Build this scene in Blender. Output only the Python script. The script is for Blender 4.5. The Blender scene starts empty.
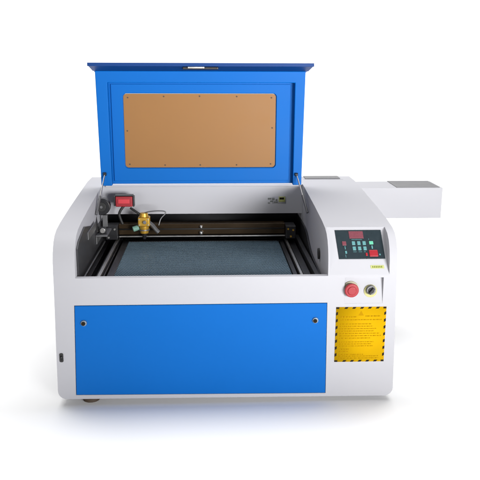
import bpy, bmesh, math, random
from mathutils import Vector, Matrix
random.seed(7)
S = bpy.context.scene
COL = S.collection
PI = math.pi

# ------------------------------------------------------------------ materials
def mat(name, col, rough=.5, metal=0, noise=0, nscale=60, bump=0, bscale=400, coat=0, spec=.5, emis=None):
    m = bpy.data.materials.new(name); m.use_nodes = True
    nt = m.node_tree; b = nt.nodes['Principled BSDF']
    b.inputs['Base Color'].default_value = (*col, 1)
    b.inputs['Roughness'].default_value = rough
    b.inputs['Metallic'].default_value = metal
    b.inputs['Specular IOR Level'].default_value = spec
    b.inputs['Coat Weight'].default_value = coat
    b.inputs['Coat Roughness'].default_value = .15
    tc = nt.nodes.new('ShaderNodeTexCoord')
    if noise:
        n = nt.nodes.new('ShaderNodeTexNoise'); n.inputs['Scale'].default_value = nscale
        n.inputs['Detail'].default_value = 5
        nt.links.new(tc.outputs['Object'], n.inputs['Vector'])
        mx = nt.nodes.new('ShaderNodeMix'); mx.data_type = 'RGBA'
        mx.inputs[6].default_value = (*[c*(1-noise) for c in col], 1)
        mx.inputs[7].default_value = (*[min(1, c*(1+noise)) for c in col], 1)
        nt.links.new(n.outputs['Fac'], mx.inputs[0]); nt.links.new(mx.outputs[2], b.inputs['Base Color'])
        mr = nt.nodes.new('ShaderNodeMapRange')
        mr.inputs['To Min'].default_value = max(0, rough-.08); mr.inputs['To Max'].default_value = min(1, rough+.08)
        nt.links.new(n.outputs['Fac'], mr.inputs['Value']); nt.links.new(mr.outputs[0], b.inputs['Roughness'])
    if bump:
        n = nt.nodes.new('ShaderNodeTexNoise'); n.inputs['Scale'].default_value = bscale
        n.inputs['Detail'].default_value = 3
        nt.links.new(tc.outputs['Object'], n.inputs['Vector'])
        bp = nt.nodes.new('ShaderNodeBump'); bp.inputs['Strength'].default_value = bump
        bp.inputs['Distance'].default_value = .001
        nt.links.new(n.outputs['Fac'], bp.inputs['Height']); nt.links.new(bp.outputs[0], b.inputs['Normal'])
    if emis:
        b.inputs['Emission Color'].default_value = (*col, 1); b.inputs['Emission Strength'].default_value = emis
    return m

M = dict(
    paint=mat('powder coat light grey', (.41,.408,.433), .62, noise=.02, nscale=9, bump=.12, bscale=500, spec=.25),
    blue=mat('blue powder coat', (.0005,.106,.40), .5, noise=.03, nscale=7, bump=.1, bscale=500, spec=.12),
    tan=mat('tan protective film', (.25,.116,.032), .5, noise=.04, nscale=14, spec=.3),
    dark=mat('black anodised', (.012,.012,.014), .35, noise=.1),
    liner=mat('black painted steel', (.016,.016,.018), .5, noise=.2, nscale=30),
    tanreflection=mat('dark glossy beam with tan reflection', (.055,.035,.018), .2, metal=.6, noise=.2, nscale=12),  # brown base colour carries the window's tan reflection
    shield=mat('dark grey steel sheet', (.06,.06,.065), .4, metal=.5, noise=.25, nscale=18),
    rubber=mat('black rubber', (.014,.014,.014), .6),
    steel=mat('brushed steel', (.55,.54,.52), .32, metal=1, noise=.08, nscale=80),
    dullsteel=mat('dull grey metal', (.17,.17,.175), .45, metal=.7, noise=.15, nscale=40),
    comb=mat('honeycomb aluminium', (.17,.25,.31), .5, metal=.35, noise=.15, nscale=9),
    combfloor=mat('slate tray under honeycomb', (.035,.055,.072), .6, noise=.15, nscale=12),
    brass=mat('brass', (.62,.36,.05), .3, metal=.6, noise=.12, nscale=60),
    red=mat('red plastic', (.29,.010,.018), .45, noise=.05),
    redlit=mat('lit red lens', (.52,.035,.05), .4, emis=.05),
    navy=mat('dark navy lip shade', (.001,.034,.16), .5, spec=.2),  # colour of the shade beneath the lid's lip
    dullyellow=mat('faded cream plastic', (.40,.37,.27), .6, spec=.1),
    palegreen=mat('pale green plastic', (.16,.30,.24), .5, spec=.2),
    lockmetal=mat('satin lock metal', (.22,.27,.33), .4, metal=.5),
    yellow=mat('pale yellow plastic', (.42,.40,.16), .5),
    label=mat('yellow orange label', (.54,.31,.002), .75, noise=.05, nscale=25, spec=.05),
    ink=mat('black ink', (.02,.016,.01), .8, spec=.03),
    faint=mat('faded brown ink', (.38,.20,.002), .8, spec=.03),
    panelface=mat('dark slate control face', (.018,.028,.034), .3, noise=.1),
    lcd=mat('dim red display', (.16,.045,.06), .3, noise=.25, nscale=250),
    cyan=mat('pale cyan key', (.09,.24,.25), .45),
    green=mat('green key', (.1,.42,.27), .45),
    lime=mat('pale lime sticker', (.42,.44,.16), .5),
    olive=mat('olive ink', (.14,.17,.02), .6),
    greyink=mat('grey ink', (.16,.17,.16), .6),
    foot=mat('brown rubber foot', (.055,.035,.022), .7),
    greyplate=mat('grey plate', (.115,.115,.12), .5, noise=.05, nscale=20),
    floor=mat('white studio sweep', (.95,.95,.95), .9, spec=.05),
)

# ------------------------------------------------------------------ mesh helpers
def nb(): return bmesh.new()
def box(bm, x0, x1, y0, y1, z0, z1):
    v = [bm.verts.new(p) for p in ((x0,y0,z0),(x1,y0,z0),(x1,y1,z0),(x0,y1,z0),(x0,y0,z1),(x1,y0,z1),(x1,y1,z1),(x0,y1,z1))]
    for f in ((0,3,2,1),(4,5,6,7),(0,1,5,4),(1,2,6,5),(2,3,7,6),(3,0,4,7)): bm.faces.new([v[i] for i in f])
    return bm
def prism_x(bm, prof, x0, x1):          # prof: (y, z) points
    a = [bm.verts.new((x0,y,z)) for y, z in prof]; b = [bm.verts.new((x1,y,z)) for y, z in prof]
    n = len(prof); bm.faces.new(a); bm.faces.new(b[::-1])
    for i in range(n): bm.faces.new((a[i], b[i], b[(i+1)%n], a[(i+1)%n]))
    bmesh.ops.recalc_face_normals(bm, faces=bm.faces); return bm
def prism_y(bm, prof, y0, y1):          # prof: (x, z) points
    a = [bm.verts.new((x,y0,z)) for x, z in prof]; b = [bm.verts.new((x,y1,z)) for x, z in prof]
    n = len(prof); bm.faces.new(a); bm.faces.new(b[::-1])
    for i in range(n): bm.faces.new((a[i], b[i], b[(i+1)%n], a[(i+1)%n]))
    bmesh.ops.recalc_face_normals(bm, faces=bm.faces); return bm
def rrect(x0, x1, z0, z1, r, n=5):
    pts = []
    for cx, cz, a0 in ((x1-r,z1-r,0),(x0+r,z1-r,90),(x0+r,z0+r,180),(x1-r,z0+r,270)):
        for i in range(n+1):
            a = math.radians(a0+90*i/n); pts.append((cx+r*math.cos(a), cz+r*math.sin(a)))
    return pts
def cyl(bm, p, q, r, r2=None, n=24):
    p, q = Vector(p), Vector(q); d = q-p
    m = Matrix.Translation((p+q)/2) @ d.to_track_quat('Z','Y').to_matrix().to_4x4()
    bmesh.ops.create_cone(bm, cap_ends=True, segments=n, radius1=r, radius2=r if r2 is None else r2, depth=d.length, matrix=m)
    return bm
def tube(bm, pts, r, n=10, sub=8):      # smooth tube through points
    P = [Vector(p) for p in pts]; Q = []
    E = [2*P[0]-P[1]] + P + [2*P[-1]-P[-2]]
    for i in range(1, len(E)-2):
        for k in range(sub):
            t = k/sub; a, b, c, d = E[i-1:i+3]
            Q.append(.5*((2*b)+(c-a)*t+(2*a-5*b+4*c-d)*t*t+(3*b-a-3*c+d)*t**3))
    Q.append(P[-1]); rings = []
    for i, q in enumerate(Q):
        t = (Q[min(i+1,len(Q)-1)]-Q[max(i-1,0)]).normalized()
        u = t.cross(Vector((.3,.9,.2))).normalized(); v = t.cross(u)
        rings.append([bm.verts.new(q+(u*math.cos(2*PI*k/n)+v*math.sin(2*PI*k/n))*r) for k in range(n)])
    for a, b in zip(rings, rings[1:]):
        for k in range(n): bm.faces.new((a[k],a[(k+1)%n],b[(k+1)%n],b[k]))
    bm.faces.new(rings[0][::-1]); bm.faces.new(rings[-1]); return bm

def obj(name, bm, m, parent=None, bevel=0, segs=2, smooth=True, cat=None, angle=35):
    me = bpy.data.meshes.new(name)
    if smooth:
        for f in bm.faces: f.smooth = True
        for e in bm.edges:
            e.smooth = not (len(e.link_faces) == 2 and e.calc_face_angle(0) > math.radians(angle))
    c = sum((v.co for v in bm.verts), Vector())/len(bm.verts)
    bmesh.ops.translate(bm, verts=bm.verts, vec=-c)
    bm.to_mesh(me); bm.free(); me.materials.append(M[m])
    o = bpy.data.objects.new(name, me); COL.objects.link(o)
    pw = Vector(parent['_w']) if parent is not None else Vector()
    o.parent = parent; o.location = c-pw; o['_w'] = tuple(c)
    if bevel:
        b = o.modifiers.new('bevel', 'BEVEL'); b.width = bevel; b.segments = segs; b.limit_method = 'ANGLE'
        b.angle_limit = math.radians(angle); b.harden_normals = True
    return o

def carve(base_bm, cutters):            # exact boolean difference, result as bmesh
    def tmp(bm):
        bmesh.ops.recalc_face_normals(bm, faces=bm.faces)
        me = bpy.data.meshes.new('tmp'); bm.to_mesh(me); bm.free()
        o = bpy.data.objects.new('tmp', me); COL.objects.link(o); return o
    o = tmp(base_bm); cs = [tmp(c) for c in cutters]
    for c in cs:
        md = o.modifiers.new('b', 'BOOLEAN'); md.object = c; md.operation = 'DIFFERENCE'; md.solver = 'EXACT'
    bpy.context.view_layer.update()
    dg = bpy.context.evaluated_depsgraph_get()
    me = bpy.data.meshes.new_from_object(o.evaluated_get(dg))
    bm = bmesh.new(); bm.from_mesh(me)
    for q in [o]+cs:
        d = q.data; bpy.data.objects.remove(q); bpy.data.meshes.remove(d)
    bpy.data.meshes.remove(me)
    bmesh.ops.remove_doubles(bm, verts=bm.verts, dist=1e-5)
    bmesh.ops.dissolve_limit(bm, angle_limit=.003, verts=bm.verts, edges=bm.edges)
    return bm

# ------------------------------------------------------------------ studio sweep
bm = nb(); prof = [(-8,0)] + [(3.2+2.2*math.sin(a*PI/24), 2.2-2.2*math.cos(a*PI/24)) for a in range(0,13)] + [(5.4,7)]
prev = None
for y, z in prof:
    cur = (bm.verts.new((-11,y,z+.012)), bm.verts.new((11,y,z+.012)))
    if prev: bm.faces.new((prev[0],prev[1],cur[1],cur[0]))
    prev = cur
sweep = obj('floor', bm, 'floor', angle=60); sweep['kind'] = 'structure'

# ------------------------------------------------------------------ the machine
ROOT = bpy.data.objects.new('laser_engraver', None); COL.objects.link(ROOT)
ROOT.location = (0,.385,.012); ROOT['_w'] = (0,.385,.012)
ROOT['label'] = 'white laser engraving machine with blue front panel and raised blue lid, on white floor'
ROOT['category'] = 'laser engraver'

# side profile (y, z) measured from the silhouette
PROF = [(.0,.03),(.0,.42),(.004,.455),(.012,.482),(.028,.507),(.05,.524),(.08,.534),(.14,.543),(.30,.558),(.5,.573),(.66,.584),(.768,.584),(.768,.03)]
base = prism_x(nb(), PROF, -.5, .5)
bmesh.ops.bevel(base, geom=[e for e in base.edges if abs(abs(e.verts[0].co.x)-.5)<1e-6 and abs(e.verts[0].co.z-.03)<1e-6 and abs(e.verts[1].co.z-.03)<1e-6 and abs(e.verts[0].co.x-e.verts[1].co.x)<1e-6],
                offset=.026, segments=6, affect='EDGES', profile=.5)
bmesh.ops.bisect_plane(base, geom=base.verts[:]+base.edges[:]+base.faces[:], plane_co=(0,0,.40), plane_no=(0,0,1))
for v in base.verts:                    # the cabinet widens slightly towards its foot
    k = max(0, .40-v.co.z)/.37
    v.co.x *= 1+.014*k; v.co.z -= .006*k*(v.co.x+.5)
cuts = [
    box(nb(), -.437,.296, .0185,.602, .345,.8),            # work area
    box(nb(), -.437,.296, -.1,.03, .408,.8),               # low front ledge
    box(nb(), -.4355,.2945, .55,.72, .345,.472),           # dark hollow below the rear wall
    prism_y(nb(), [(-.4536,.0425),(.3004,.0355),(.2965,.3257),(-.4447,.3257)], -.1,.006),         # seat of the blue front panel
    prism_x(nb(), [(-.1,.24),(-.1,.8),(.094,.8),(.094,.5475),(.0,.412),(.0,.4119)], .3,.477),   # slanted control face
    prism_x(nb(), [(-.1,.322),(-.1,.402),(.012,.402),(.0005,.322)], .346,.461),             # shallow recess of the switches
    box(nb(), .31,.462, .692,.696, .57,.7),                 # seam of the rear access plate
]
shell = obj('housing', carve(base, cuts), 'paint', ROOT, bevel=.0035, segs=3, angle=40)

# rear deck seam/hinge strip behind the lid
bm = nb(); box(bm, -.425,.285, .592,.6, .574,.5835); obj('hinge_strip', bm, 'paint', ROOT, bevel=.002)
# rear access plate on the console
bm = nb(); box(bm, .318,.452, .70,.758, .5842,.5875); obj('access_plate', bm, 'greyplate', ROOT, bevel=.001)

# feet
for x, y in ((-.414,.035),(.40,.13),(-.414,.72),(.414,.72)):
    bm = nb(); cyl(bm, (x,y,.012), (x,y,.0235), .026, .024); cyl(bm, (x,y,.0236), (x,y,.033), .017); obj('foot', bm, 'foot', ROOT, bevel=.002)

# blue front door
bm = nb(); prism_y(bm, [(-.4524,.0436),(.2992,.0366),(.2954,.3246),(-.4436,.3246)], -.0015,.005)
fp = obj('front_panel', bm, 'blue', ROOT, bevel=.002)
for x in (-.419,.262):
    bm = nb(); cyl(bm, (x,-.0015,.272), (x,-.006,.272), .0095, .0085)
    lk = obj('lock', bm, 'lockmetal', fp, bevel=.001)
    bm = nb(); cyl(bm, (x-.001,-.0062,.2715), (x-.001,-.0085,.2715), .0058); obj('keyhole', bm, 'ink', lk)
# socket on the left front
bm = nb(); prism_y(bm, rrect(-.4955,-.4845,.15,.178,.004), -.003,.004); sk = obj('side_socket', bm, 'rubber', ROOT, bevel=.001)
bm = nb(); box(bm, -.4925,-.4875,-.0045,-.0035,.157,.171); obj('switch_rocker', bm, 'dark', sk)

# control panel lying in the slant
A = Vector((0,.094,.5475)); B = Vector((0,.0,.412)); SL = (A-B).normalized(); NRM = Vector((0,-SL.z,SL.y))
L = (A-B).length
def sp(x, t, h):                        # x, distance fraction up the slant, height above it
    p = B+(A-B)*t+NRM*h; return (x, p.y, p.z)
def slab(bm, quad, h0, h1):             # quad: (x,t) corners
    a = [bm.verts.new(sp(x,t,h0)) for x, t in quad]; b = [bm.verts.new(sp(x,t,h1)) for x, t in quad]
    bm.faces.new(a); bm.faces.new(b[::-1]); n = len(quad)
    for i in range(n): bm.faces.new((a[i], b[i], b[(i+1)%n], a[(i+1)%n]))
    bmesh.ops.recalc_face_normals(bm, faces=bm.faces); return bm
Q = [(.3315,.285),(.4695,.285),(.4635,.845),(.3245,.845)]
def qp(u, v):                           # bilinear point in the display, u right, v up
    x = (Q[0][0]*(1-u)+Q[1][0]*u)*(1-v)+(Q[3][0]*(1-u)+Q[2][0]*u)*v
    return (x, Q[0][1]*(1-v)+Q[3][1]*v)
def qr(u0,u1,v0,v1): return [qp(u0,v0),qp(u1,v0),qp(u1,v1),qp(u0,v1)]
cp = obj('control_panel', slab(nb(), Q, -.002,.0022), 'panelface', ROOT, bevel=.001)
obj('display', slab(nb(), qr(.29,.60,.70,.95), .001,.0035), 'lcd', cp, bevel=.0006)
for r, v in enumerate((.47,.29)):
    for c in range(3):
        u = .325+c*.115
        obj('button', slab(nb(), qr(u,u+.072,v,v+.13), .001,.0045), 'cyan', cp, bevel=.0012)
obj('button', slab(nb(), qr(.70,.79,.49,.60), .001,.0045), 'green', cp, bevel=.0012)
obj('button', slab(nb(), qr(.735,.765,.34,.45), .001,.0045), 'cyan', cp, bevel=.0008)
obj('button', slab(nb(), qr(.665,.855,.07,.30), .001,.0055), 'red', cp, bevel=.0025)
obj('button', slab(nb(), qr(.585,.63,.10,.2), .001,.0045), 'red', cp, bevel=.001)
obj('button', slab(nb(), qr(.115,.205,.46,.60), .001,.0045), 'lcd', cp, bevel=.0012)
obj('button', slab(nb(), qr(.15,.19,.18,.27), .001,.0045), 'cyan', cp, bevel=.0008)
for u0,u1,v0,v1 in ((.16,.175,.33,.44),(.15,.158,.05,.15),(.88,.91,.12,.17),(.70,.71,.66,.69),(.33,.56,.655,.667),(.33,.40,.235,.247),(.445,.515,.235,.247),(.56,.6,.235,.247)):
    obj('mark', slab(nb(), qr(u0,u1,v0,v1), .002,.0026), 'cyan', cp)
# small pale sticker under the display
st = obj('sticker', slab(nb(), [(.424,.105),(.464,.105),(.463,.165),(.423,.165)], -.001,.0009), 'lime', ROOT)
mk = nb()
for k in range(6): slab(mk, [(.4285+k*.0052,.12),(.4315+k*.0052,.12),(.4313+k*.0052,.15),(.4283+k*.0052,.15)], .0008,.0014)
obj('print', mk, 'olive', st)

# emergency stop and key switch in the recess
def disc(x, z, y0, y1, r0, r1=None, n=32): return cyl(nb(), (x,y0,z), (x,y1,z), r0, r1, n)
ex, ez = .3655,.3655
es = obj('emergency_stop', disc(ex,ez,.0125,.0045,.0235), 'dullyellow', ROOT, bevel=.001)
obj('stem', disc(ex,ez,.0045,-.006,.013), 'dark', es)
obj('button', disc(ex,ez,-.004,-.014,.0212,.0205), 'red', es, bevel=.003, segs=3)
obj('cap', disc(ex,ez,-.0141,-.0165,.0135,.0115), 'red', es, bevel=.0012)
kx, kz = .4245,.3635
ks = obj('key_switch', disc(kx,kz-.005,.0125,.003,.0195), 'yellow', ROOT, bevel=.001)
obj('bezel', disc(kx,kz,.0029,-.006,.0145,.0135), 'dullsteel', ks, bevel=.001)
obj('barrel', disc(kx,kz,-.006,-.0085,.009), 'dark', ks, bevel=.001)
kb = nb(); box(kb, -.0035,.0035,-.016,-.0085,-.011,.012)
bmesh.ops.rotate(kb, verts=kb.verts, cent=(0,0,0), matrix=Matrix.Rotation(math.radians(38),3,'Y')); bmesh.ops.translate(kb, verts=kb.verts, vec=(kx,0,kz))
obj('knob', kb, 'dark', ks, bevel=.0015)

# hazard label: dashed border, warning triangle and faint lines of print
lb = obj('warning_label', box(nb(), .3235,.4735,-.0012,.001,.1375,.3115), 'label', ROOT)
bd = nb(); t = .0055; n = 7
for z0 in (.1375,.3115-t):
    for k in range(n):
        x = .3235+k*(.15-.009)/(n-1) if n else 0
        prism_y(bd, [(x,z0),(x+.009,z0),(x+.009+(.004 if 0<k<n-1 else 0),z0+t),(x+(.004 if 0<k<n-1 else 0),z0+t)], -.0015,-.0011)
for x0 in (.3235,.4735-t):
    for k in range(1,8):
        z = .1375+k*(.174)/8-.0045
        prism_y(bd, [(x0,z),(x0+t,z+.003),(x0+t,z+.012),(x0,z+.009)], -.0015,-.0011)
obj('border', bd, 'ink', lb)
tx = nb()
tri = [(.390,.2845),(.407,.2845),(.3985,.2995)]
prism_y(tx, tri, -.00135,-.0011)
def line(x0, x1, z, h):
    x = x0
    while x < x1:
        w = random.uniform(.003,.011); 
        box(tx, x, min(x+w,x1), -.00135,-.0011, z, z+h); x += w+random.uniform(.0012,.0025)
line(.338,.385,.279,.0035); line(.412,.456,.281,.0035); line(.338,.462,.270,.003)
for i, z in enumerate((.257,.2495,.242,.2345,.227,.2195,.212)): line(.336,.345+random.uniform(.08,.117),z,.0026)
for i, z in enumerate((.2,.1935,.187)): line(.336,.345+random.uniform(.085,.117),z,.0024)
for z in (.177,.170): line(.336,.366,z,.0026)
for z in (.160,.1545,.148): line(.336,.345+random.uniform(.06,.115),z,.0022)
obj('print', tx, 'faint', lb)

# tube extension box at the right rear
tb = obj('tube_extension', box(nb(), .4985,.82,.6,.757,.45,.565), 'paint', ROOT, bevel=.0025)
obj('dark_top_slab', box(nb(), .648,.810,.606,.755,.5645,.5672), 'greyplate', tb, bevel=.0008)  # grey slab standing for the darker tone of the top's outer end

# ------------------------------------------------------------------ lid
X0, X1 = -.436, .287
lidbm = nb()
rect_out = [(X0+.006,.592),(X1-.006,.592),(X1,.985),(X0,.985)]
lid_plate = carve(prism_y(nb(), rect_out, .556,.575), [prism_y(nb(), rrect(-.346,.188,.650,.909,.012), .5,.6)])
lid = obj('lid', lid_plate, 'blue', ROOT, bevel=.002)
U = [(X0+.006,.589),(-.392,.589),(-.395,.9465),(.251,.9465),(.250,.589),(X1-.006,.589),(X1,.986),(X0,.986)]
obj('rim', prism_y(nb(), U, .53,.5575), 'blue', lid, bevel=.003)
# raised margins round the window (pressed steps)
obj('pressed_frame', carve(prism_y(nb(), [(-.386,.603),(.237,.603),(.238,.941),(-.387,.941)], .551,.5565),
    [prism_y(nb(), rrect(-.3475,.1895,.6485,.9105,.013), .5,.6)]), 'blue', lid, bevel=.0015)
# window and its screws
win = obj('window', prism_y(nb(), rrect(-.3455,.1875,.6505,.9085,.0118), .5565,.5605), 'tan', lid, bevel=.0008)
for x, z in [(-.33,.895),(-.335,.78),(-.33,.662),(.172,.895),(.176,.79),(.172,.662),(-.205,.899),(-.08,.9),(.05,.899),(-.205,.659),(-.08,.659),(.05,.659)]:
    obj('screw', cyl(nb(), (x,.5568,z), (x,.5552,z), .0026, n=12), 'foot', win)
# front lip of the lid, now sticking forward at the top
bm = nb()
lo = [(-.441,.5585,.981),(.292,.5585,.981),(.3035,.452,1.0055),(-.447,.452,1.0055)]
a = [bm.verts.new(p) for p in lo]; b = [bm.verts.new((x,y+.002,z+.006)) for x,y,z in lo]
bm.faces.new(a); bm.faces.new(b[::-1])
for i in range(4): bm.faces.new((a[i],b[i],b[(i+1)%4],a[(i+1)%4]))
bmesh.ops.recalc_face_normals(bm, faces=bm.faces)
lip = obj('front_lip', bm, 'blue', lid, bevel=.0015)
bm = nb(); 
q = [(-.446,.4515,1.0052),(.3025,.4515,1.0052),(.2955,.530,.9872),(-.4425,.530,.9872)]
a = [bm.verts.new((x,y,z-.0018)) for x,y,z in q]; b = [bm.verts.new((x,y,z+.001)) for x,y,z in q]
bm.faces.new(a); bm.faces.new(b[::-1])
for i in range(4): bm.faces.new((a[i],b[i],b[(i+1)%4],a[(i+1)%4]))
bmesh.ops.recalc_face_normals(bm, faces=bm.faces); obj('lip_shade', bm, 'navy', lid)  # navy strip paints in the shade on the lip's underside
obj('lip_edge_shade', box(nb(), -.4476,.3041,.4488,.4518,1.0015,1.0128), 'navy', lid, bevel=.001)  # shaded front edge of the lip, put in as a navy strip
# latch under the lip
bm = nb(); box(bm, -.135,-.015,.462,.50,.991,1.0005); la = obj('latch', bm, 'dark', lid, bevel=.003)
bm = nb(); box(bm, -.118,-.062,.4585,.468,.994,1.0015); obj('catch_plate', bm, 'steel', la, bevel=.002)
# gas struts
def strut(a, b, k=.55):
    a, b = Vector(a), Vector(b); m = a.lerp(b, k)
    s = obj('gas_strut', cyl(nb(), m, b, .0042, n=16), 'dullsteel', ROOT, bevel=.001)
    obj('rod', cyl(nb(), a, m, .0024, n=12), 'steel', s)
    bm = nb(); cyl(bm, a+Vector((-.005,0,0)), a+Vector((.005,0,0)), .006, n=14); obj('ball_joint', bm, 'dark', s, bevel=.001)
strut((-.415,.525,.632), (-.432,.40,.512))
strut((.262,.525,.628), (.289,.41,.512))

# ------------------------------------------------------------------ inside
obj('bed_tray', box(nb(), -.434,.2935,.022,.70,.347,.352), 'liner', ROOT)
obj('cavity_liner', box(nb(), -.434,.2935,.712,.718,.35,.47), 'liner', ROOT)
# dark sheet added for the unlit cutout in the console wall, curved top
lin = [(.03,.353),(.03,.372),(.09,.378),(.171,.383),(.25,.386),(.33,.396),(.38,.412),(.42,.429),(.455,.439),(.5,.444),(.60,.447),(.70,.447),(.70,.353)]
obj('cutout_dark', prism_x(nb(), lin, .2895,.2945), 'liner', ROOT, bevel=.001)
obj('side_shield', prism_x(nb(), [(.022,.353),(.022,.4075),(.0305,.408),(.0305,.487),(.06,.503),(.166,.522),(.44,.468),(.7,.466),(.7,.353)], -.4355,-.4315), 'shield', ROOT)
# cable grommet in the console wall
obj('grommet', prism_x(nb(), [(.165+.012*math.cos(a*PI/9)+.003*math.sin(a*PI/9), .432+.017*math.sin(a*PI/9)) for a in range(18)], .290,.2965), 'rubber', ROOT)

# honeycomb bed: real hexagonal cells, open at the top
HX0, HX1, HY0, HY1, HZ = -.340,.205,.05,.535,.3835
bm = nb(); w = .0088; vr = w/math.sqrt(3); row = 0; y = HY0+vr
seen = {}
def hv(x, y, z):
    k = (round(x*20000), round(y*20000), z)
    if k not in seen: seen[k] = bm.verts.new((x,y,z))
    return seen[k]
edges = set()
while y < HY1-vr:
    x = HX0+w/2+(w/2 if row % 2 else 0)
    while x < HX1-w/2:
        c = [(x+vr*math.sin(k*PI/3), y+vr*math.cos(k*PI/3)) for k in range(6)]
        for k in range(6):
            p, q = c[k], c[(k+1)%6]
            kk = tuple(sorted(((round(p[0]*5000),round(p[1]*5000)),(round(q[0]*5000),round(q[1]*5000)))))
            if kk in edges: continue
            edges.add(kk)
            d = Vector((q[0]-p[0], q[1]-p[1])).normalized()*.00075; nx, ny = -d.y, d.x
            P = [(p[0]+nx,p[1]+ny),(q[0]+nx,q[1]+ny),(q[0]-nx,q[1]-ny),(p[0]-nx,p[1]-ny)]
            t_ = [bm.verts.new((a_,b_,HZ)) for a_, b_ in P]; u_ = [bm.verts.new((a_,b_,HZ-.006)) for a_, b_ in P]
            bm.faces.new(t_[::-1]); bm.faces.new((u_[0],t_[0],t_[1],u_[1])); bm.faces.new((u_[2],t_[2],t_[3],u_[3]))
        x += w
    y += vr*1.5; row += 1
hc = obj('honeycomb_bed', bm, 'comb', ROOT, smooth=False)
obj('backing', box(nb(), HX0,HX1,HY0,HY1,.362,HZ-.006), 'combfloor', hc)
fr = nb()
box(fr, HX0-.022,HX0-.001,HY0-.014,HY1+.012,.362,.3850); box(fr, HX1+.001,HX1+.014,HY0-.014,HY1+.012,.362,.3850)
box(fr, HX0-.0008,HX1+.0008,HY0-.014,HY0-.001,.362,.3848); box(fr, HX0-.0008,HX1+.0008,HY1+.001,HY1+.012,.362,.3848)
obj('bed_frame', fr, 'dark', hc, bevel=.0012)
# guide rails
def rail(name, a, b, w, h, m, par=ROOT):
    d = Vector(b)-Vector(a); s = Vector((d.y,-d.x,0)).normalized()*w/2
    bm = nb(); lo = [Vector(a)-s, Vector(a)+s, Vector(b)+s, Vector(b)-s]
    p = [bm.verts.new(v) for v in lo]; q = [bm.verts.new(v+Vector((0,0,h))) for v in lo]
    bm.faces.new(p[::-1]); bm.faces.new(q)
    for i in range(4): bm.faces.new((p[i],p[(i+1)%4],q[(i+1)%4],q[i]))
    return obj(name, bm, m, par, bevel=.001)
rail('rail_base', (-.383,.04,.352), (-.383,.60,.352), .026, .030, 'dark')
rail('guide_rail', (-.380,.04,.386), (-.380,.56,.386), .010, .010, 'steel')
rail('rail_base', (-.42,.04,.352), (-.42,.60,.352), .014, .026, 'dark')
rail('drive_belt', (-.4215,.04,.392), (-.4215,.50,.392), .0045, .004, 'dullsteel')
rail('guide_rail', (.229,.04,.380), (.229,.56,.380), .008, .012, 'steel')
rail('rail_base', (.250,.04,.352), (.250,.60,.352), .022, .030, 'dark')
rail('rail_base', (.276,.04,.352), (.276,.60,.352), .014, .040, 'liner')
bm = nb(); box(bm, -.4312,-.4275,.20,.36,.472,.497); obj('side_bracket', bm, 'dullsteel', ROOT, bevel=.001)
# end plates of the gantry and brackets
bm = nb(); box(bm, -.431,-.392,.36,.47,.444,.449); box(bm, -.431,-.427,.36,.47,.418,.4438)
lb_ = obj('mirror_bracket', bm, 'dullsteel', ROOT, bevel=.001)
bm = nb(); box(bm, -.422,-.398,.385,.392,.4492,.472); obj('upright', bm, 'dark', lb_, bevel=.001)
bm = nb(); cyl(bm, (-.41,.384,.461),(-.41,.378,.461), .009); obj('mirror', bm, 'steel', lb_, bevel=.001)
bm = nb(); box(bm, -.418,-.376,.505,.575,.398,.447); ep = obj('gantry_end_plate', bm, 'dark', ROOT, bevel=.002)
for x, z in ((-.408,.437),(-.386,.437),(-.408,.407)): obj('screw', cyl(nb(), (x,.5052,z),(x,.502,z), .0035, n=12), 'steel', ep)
bm = nb(); box(bm, .226,.262,.505,.575,.398,.444); ep = obj('gantry_end_plate', bm, 'dark', ROOT, bevel=.002)
for x, z in ((.234,.434),(.252,.43),(.244,.407)): obj('screw', cyl(nb(), (x,.5052,z),(x,.502,z), .0035, n=12), 'brass', ep)
# gantry beam with bright lower edge
gb = obj('gantry_beam', box(nb(), -.3755,.2255,.535,.572,.4095,.449), 'tanreflection', ROOT, bevel=.0025)
obj('beam_rail', box(nb(), -.374,.225,.524,.5345,.4025,.4075), 'steel', gb, bevel=.001)
obj('belt', box(nb(), -.3745,.2245,.53,.5338,.428,.433), 'rubber', gb)
for z, r_ in ((.4165,.0075),(.438,.006)):
    k_ = nb(); bmesh.ops.create_uvsphere(k_, u_segments=20, v_segments=12, radius=r_, matrix=Matrix.Translation((-.079,.5295,z))); obj('glint_bead', k_, 'steel', gb)  # steel beads added to make the bright glints on the beam
# rear wall stickers
st = obj('sticker', box(nb(), .184,.235,.6005,.6025,.508,.534), 'paint', ROOT)
mk = nb()
for x,z,w_,h_ in ((.168,.524,.012,.006),(.176,.515,.01,.005),(.183,.522,.009,.008),(.19,.512,.014,.005),(.168,.509,.008,.004),(.196,.519,.007,.007)):
    box(mk, x,x+w_,.5994,.6004,z,z+h_)
obj('print', mk, 'greyink', st)
lt = obj('sticker', box(nb(), .2075,.232,.5985,.6004,.515,.535), 'lime', ROOT)
obj('print', box(nb(), .2105,.227,.5978,.5986,.524,.532), 'ink', lt)

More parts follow.
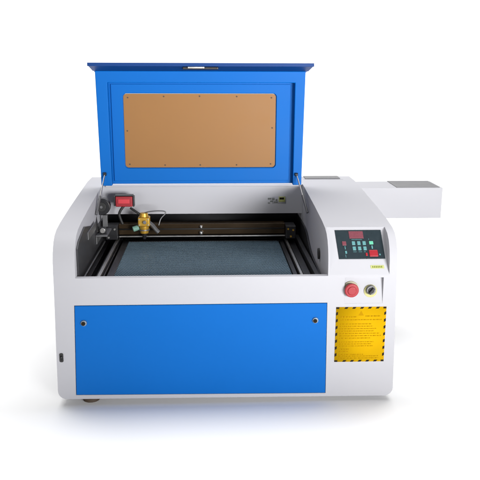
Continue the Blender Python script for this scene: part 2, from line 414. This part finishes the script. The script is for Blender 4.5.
# laser head
hx = -.281
lh = obj('laser_head', box(nb(), hx-.0205,hx+.0215,.484,.523,.450,.483), 'brass', ROOT, bevel=.004)
bm = nb(); cyl(bm, (hx,.503,.450),(hx,.503,.423), .0175,.0145); obj('focus_tube', bm, 'brass', lh, bevel=.0015)
bm = nb(); cyl(bm, (hx,.503,.483),(hx,.503,.497), .0165,.0135); obj('lens_tube', bm, 'brass', lh, bevel=.0015)
bm = nb(); cyl(bm, (hx,.505,.4195),(hx,.505,.400), .009,.005); obj('nozzle', bm, 'dark', lh, bevel=.001)
for z in (.4565,.4765):
    for dx in (-.015,.016): obj('screw', cyl(nb(), (hx+dx,.4842,z),(hx+dx,.4822,z), .0026, n=12), 'steel', lh)
obj('clamp_ring', cyl(nb(), (hx,.503,.4385),(hx,.503,.4335), .0192), 'dullsteel', lh, bevel=.001)
obj('adjuster', cyl(nb(), (hx+.004,.4838,.467),(hx+.004,.476,.467), .0062), 'dullsteel', lh, bevel=.001)
bm = nb(); cyl(bm, (hx-.0195,.503,.444),(hx-.040,.497,.438), .0095); obj('mirror_knob', bm, 'palegreen', lh, bevel=.002)
bm = nb(); box(bm, hx-.010,hx+.012,.524,.534,.418,.455); obj('carriage', bm, 'dullsteel', lh, bevel=.001)
bm = nb(); tube(bm, [(hx+.017,.50,.462),(hx+.03,.496,.452),(hx+.043,.49,.437),(hx+.052,.487,.428)], .0075); obj('air_elbow', bm, 'dullsteel', lh)
bm = nb(); tube(bm, [(hx+.004,.505,.497),(hx+.02,.503,.501),(hx+.05,.50,.504),(hx+.073,.50,.502),(hx+.076,.50,.494),(hx+.06,.497,.476),(hx+.052,.492,.452)], .0022); obj('air_hose', bm, 'dullsteel', lh)
bm = nb(); tube(bm, [(hx-.008,.505,.486),(hx-.028,.508,.500),(hx-.048,.515,.512)], .0042); obj('cable', bm, 'rubber', lh)
# red lamp module
rm = obj('red_indicator', box(nb(), -.3815,-.3215,.52,.548,.515,.552), 'red', ROOT, bevel=.003)
obj('lens', box(nb(), -.3725,-.332,.5178,.5205,.527,.543), 'redlit', rm, bevel=.0012)
bm = nb(); box(bm, -.3835,-.3195,.5205,.5500,.5525,.5565); box(bm, -.3875,-.3823,.5205,.55,.518,.552); box(bm, -.3207,-.3155,.5205,.55,.515,.552); obj('casing', bm, 'dark', rm, bevel=.001)
bm = nb(); tube(bm, [(-.354,.534,.516),(-.366,.53,.500),(-.371,.53,.485),(-.366,.53,.466),(-.36,.53,.45)], .0048); obj('cable', bm, 'rubber', rm)
bm = nb(); box(bm, -.36,-.345,.5485,.6015,.53,.54); obj('arm', bm, 'dullsteel', rm)
# round black motor on its stand
mo = obj('stepper_motor', cyl(nb(), (-.4265,.485,.522),(-.4265,.515,.522), .0300, n=40), 'dark', ROOT, bevel=.003)
bm = nb(); cyl(bm, (-.4265,.4838,.522),(-.4265,.48,.522), .017, n=32); obj('pulley', bm, 'rubber', mo, bevel=.002)
bm = nb(); cyl(bm, (-.426,.4795,.523),(-.426,.4765,.523), .005, n=16); obj('shaft', bm, 'dullsteel', mo)
bm = nb(); tube(bm, [(-.441,.47,.524),(-.4425,.44,.50),(-.435,.41,.475),(-.43,.40,.45)], .006); obj('cable', bm, 'rubber', mo)
bm = nb(); box(bm, -.425,-.408,.488,.50,.45,.492); obj('stand', bm, 'dullsteel', mo, bevel=.001)

for o in list(bpy.data.objects):
    if '_w' in o.keys(): del o['_w']

# ------------------------------------------------------------------ light
W = bpy.data.worlds.new('World'); S.world = W; W.use_nodes = True
W.node_tree.nodes['Background'].inputs[0].default_value = (1,1,1,1)
W.node_tree.nodes['Background'].inputs[1].default_value = .11
def area(name, loc, tgt, sx, sy, power, spread=180, col=(1,1,1)):
    l = bpy.data.lights.new(name, 'AREA'); l.shape = 'RECTANGLE'; l.size = sx; l.size_y = sy; l.energy = power; l.color = col; l.spread = math.radians(spread)
    o = bpy.data.objects.new(name, l); COL.objects.link(o); o.location = loc
    o.rotation_euler = (Vector(tgt)-Vector(loc)).to_track_quat('-Z','Y').to_euler()
area('key_softbox', (1.6,-2.7,.72), (.2,.5,1.06), 1.4,.8, 26.3, 60)
area('fill_softbox', (-1.6,-3.2,.85), (-.0,.5,1.1), 1.4,.9, 4.5, 66)
area('added_overhead_light', (0,1.6,4.6), (0,1.6,0), 6,2.6, 300)  # unseen light, added to whiten the floor and cast the front shadow
area('added_backdrop_light', (0,3.0,4.2), (0,5.4,1.2), 14,1.2, 180)  # unseen light, added to turn the backdrop pure white

# ------------------------------------------------------------------ camera
cx, cy, cz, yaw, pitch, roll, f = -.0535,-1.9958,1.008,.0456,.2404,.0033,715.8
fw = Vector((math.sin(yaw)*math.cos(pitch), math.cos(yaw)*math.cos(pitch), -math.sin(pitch)))
r = Vector((math.cos(yaw), -math.sin(yaw), 0)); u = r.cross(fw)
r2 = r*math.cos(roll)+u*math.sin(roll); u2 = -r*math.sin(roll)+u*math.cos(roll)
cd = bpy.data.cameras.new('camera'); co = bpy.data.objects.new('camera', cd); COL.objects.link(co)
mm = Matrix((r2, u2, -fw)).transposed().to_4x4(); mm.translation = (cx,cy,cz); co.matrix_world = mm
cd.sensor_width = 36; cd.lens = f/480*36; cd.clip_end = 100
S.camera = co
S.view_settings.view_transform = 'Standard'; S.view_settings.look = 'None'
S.view_settings.exposure = 0; S.view_settings.gamma = 1
S.render.resolution_x = S.render.resolution_y = 1024
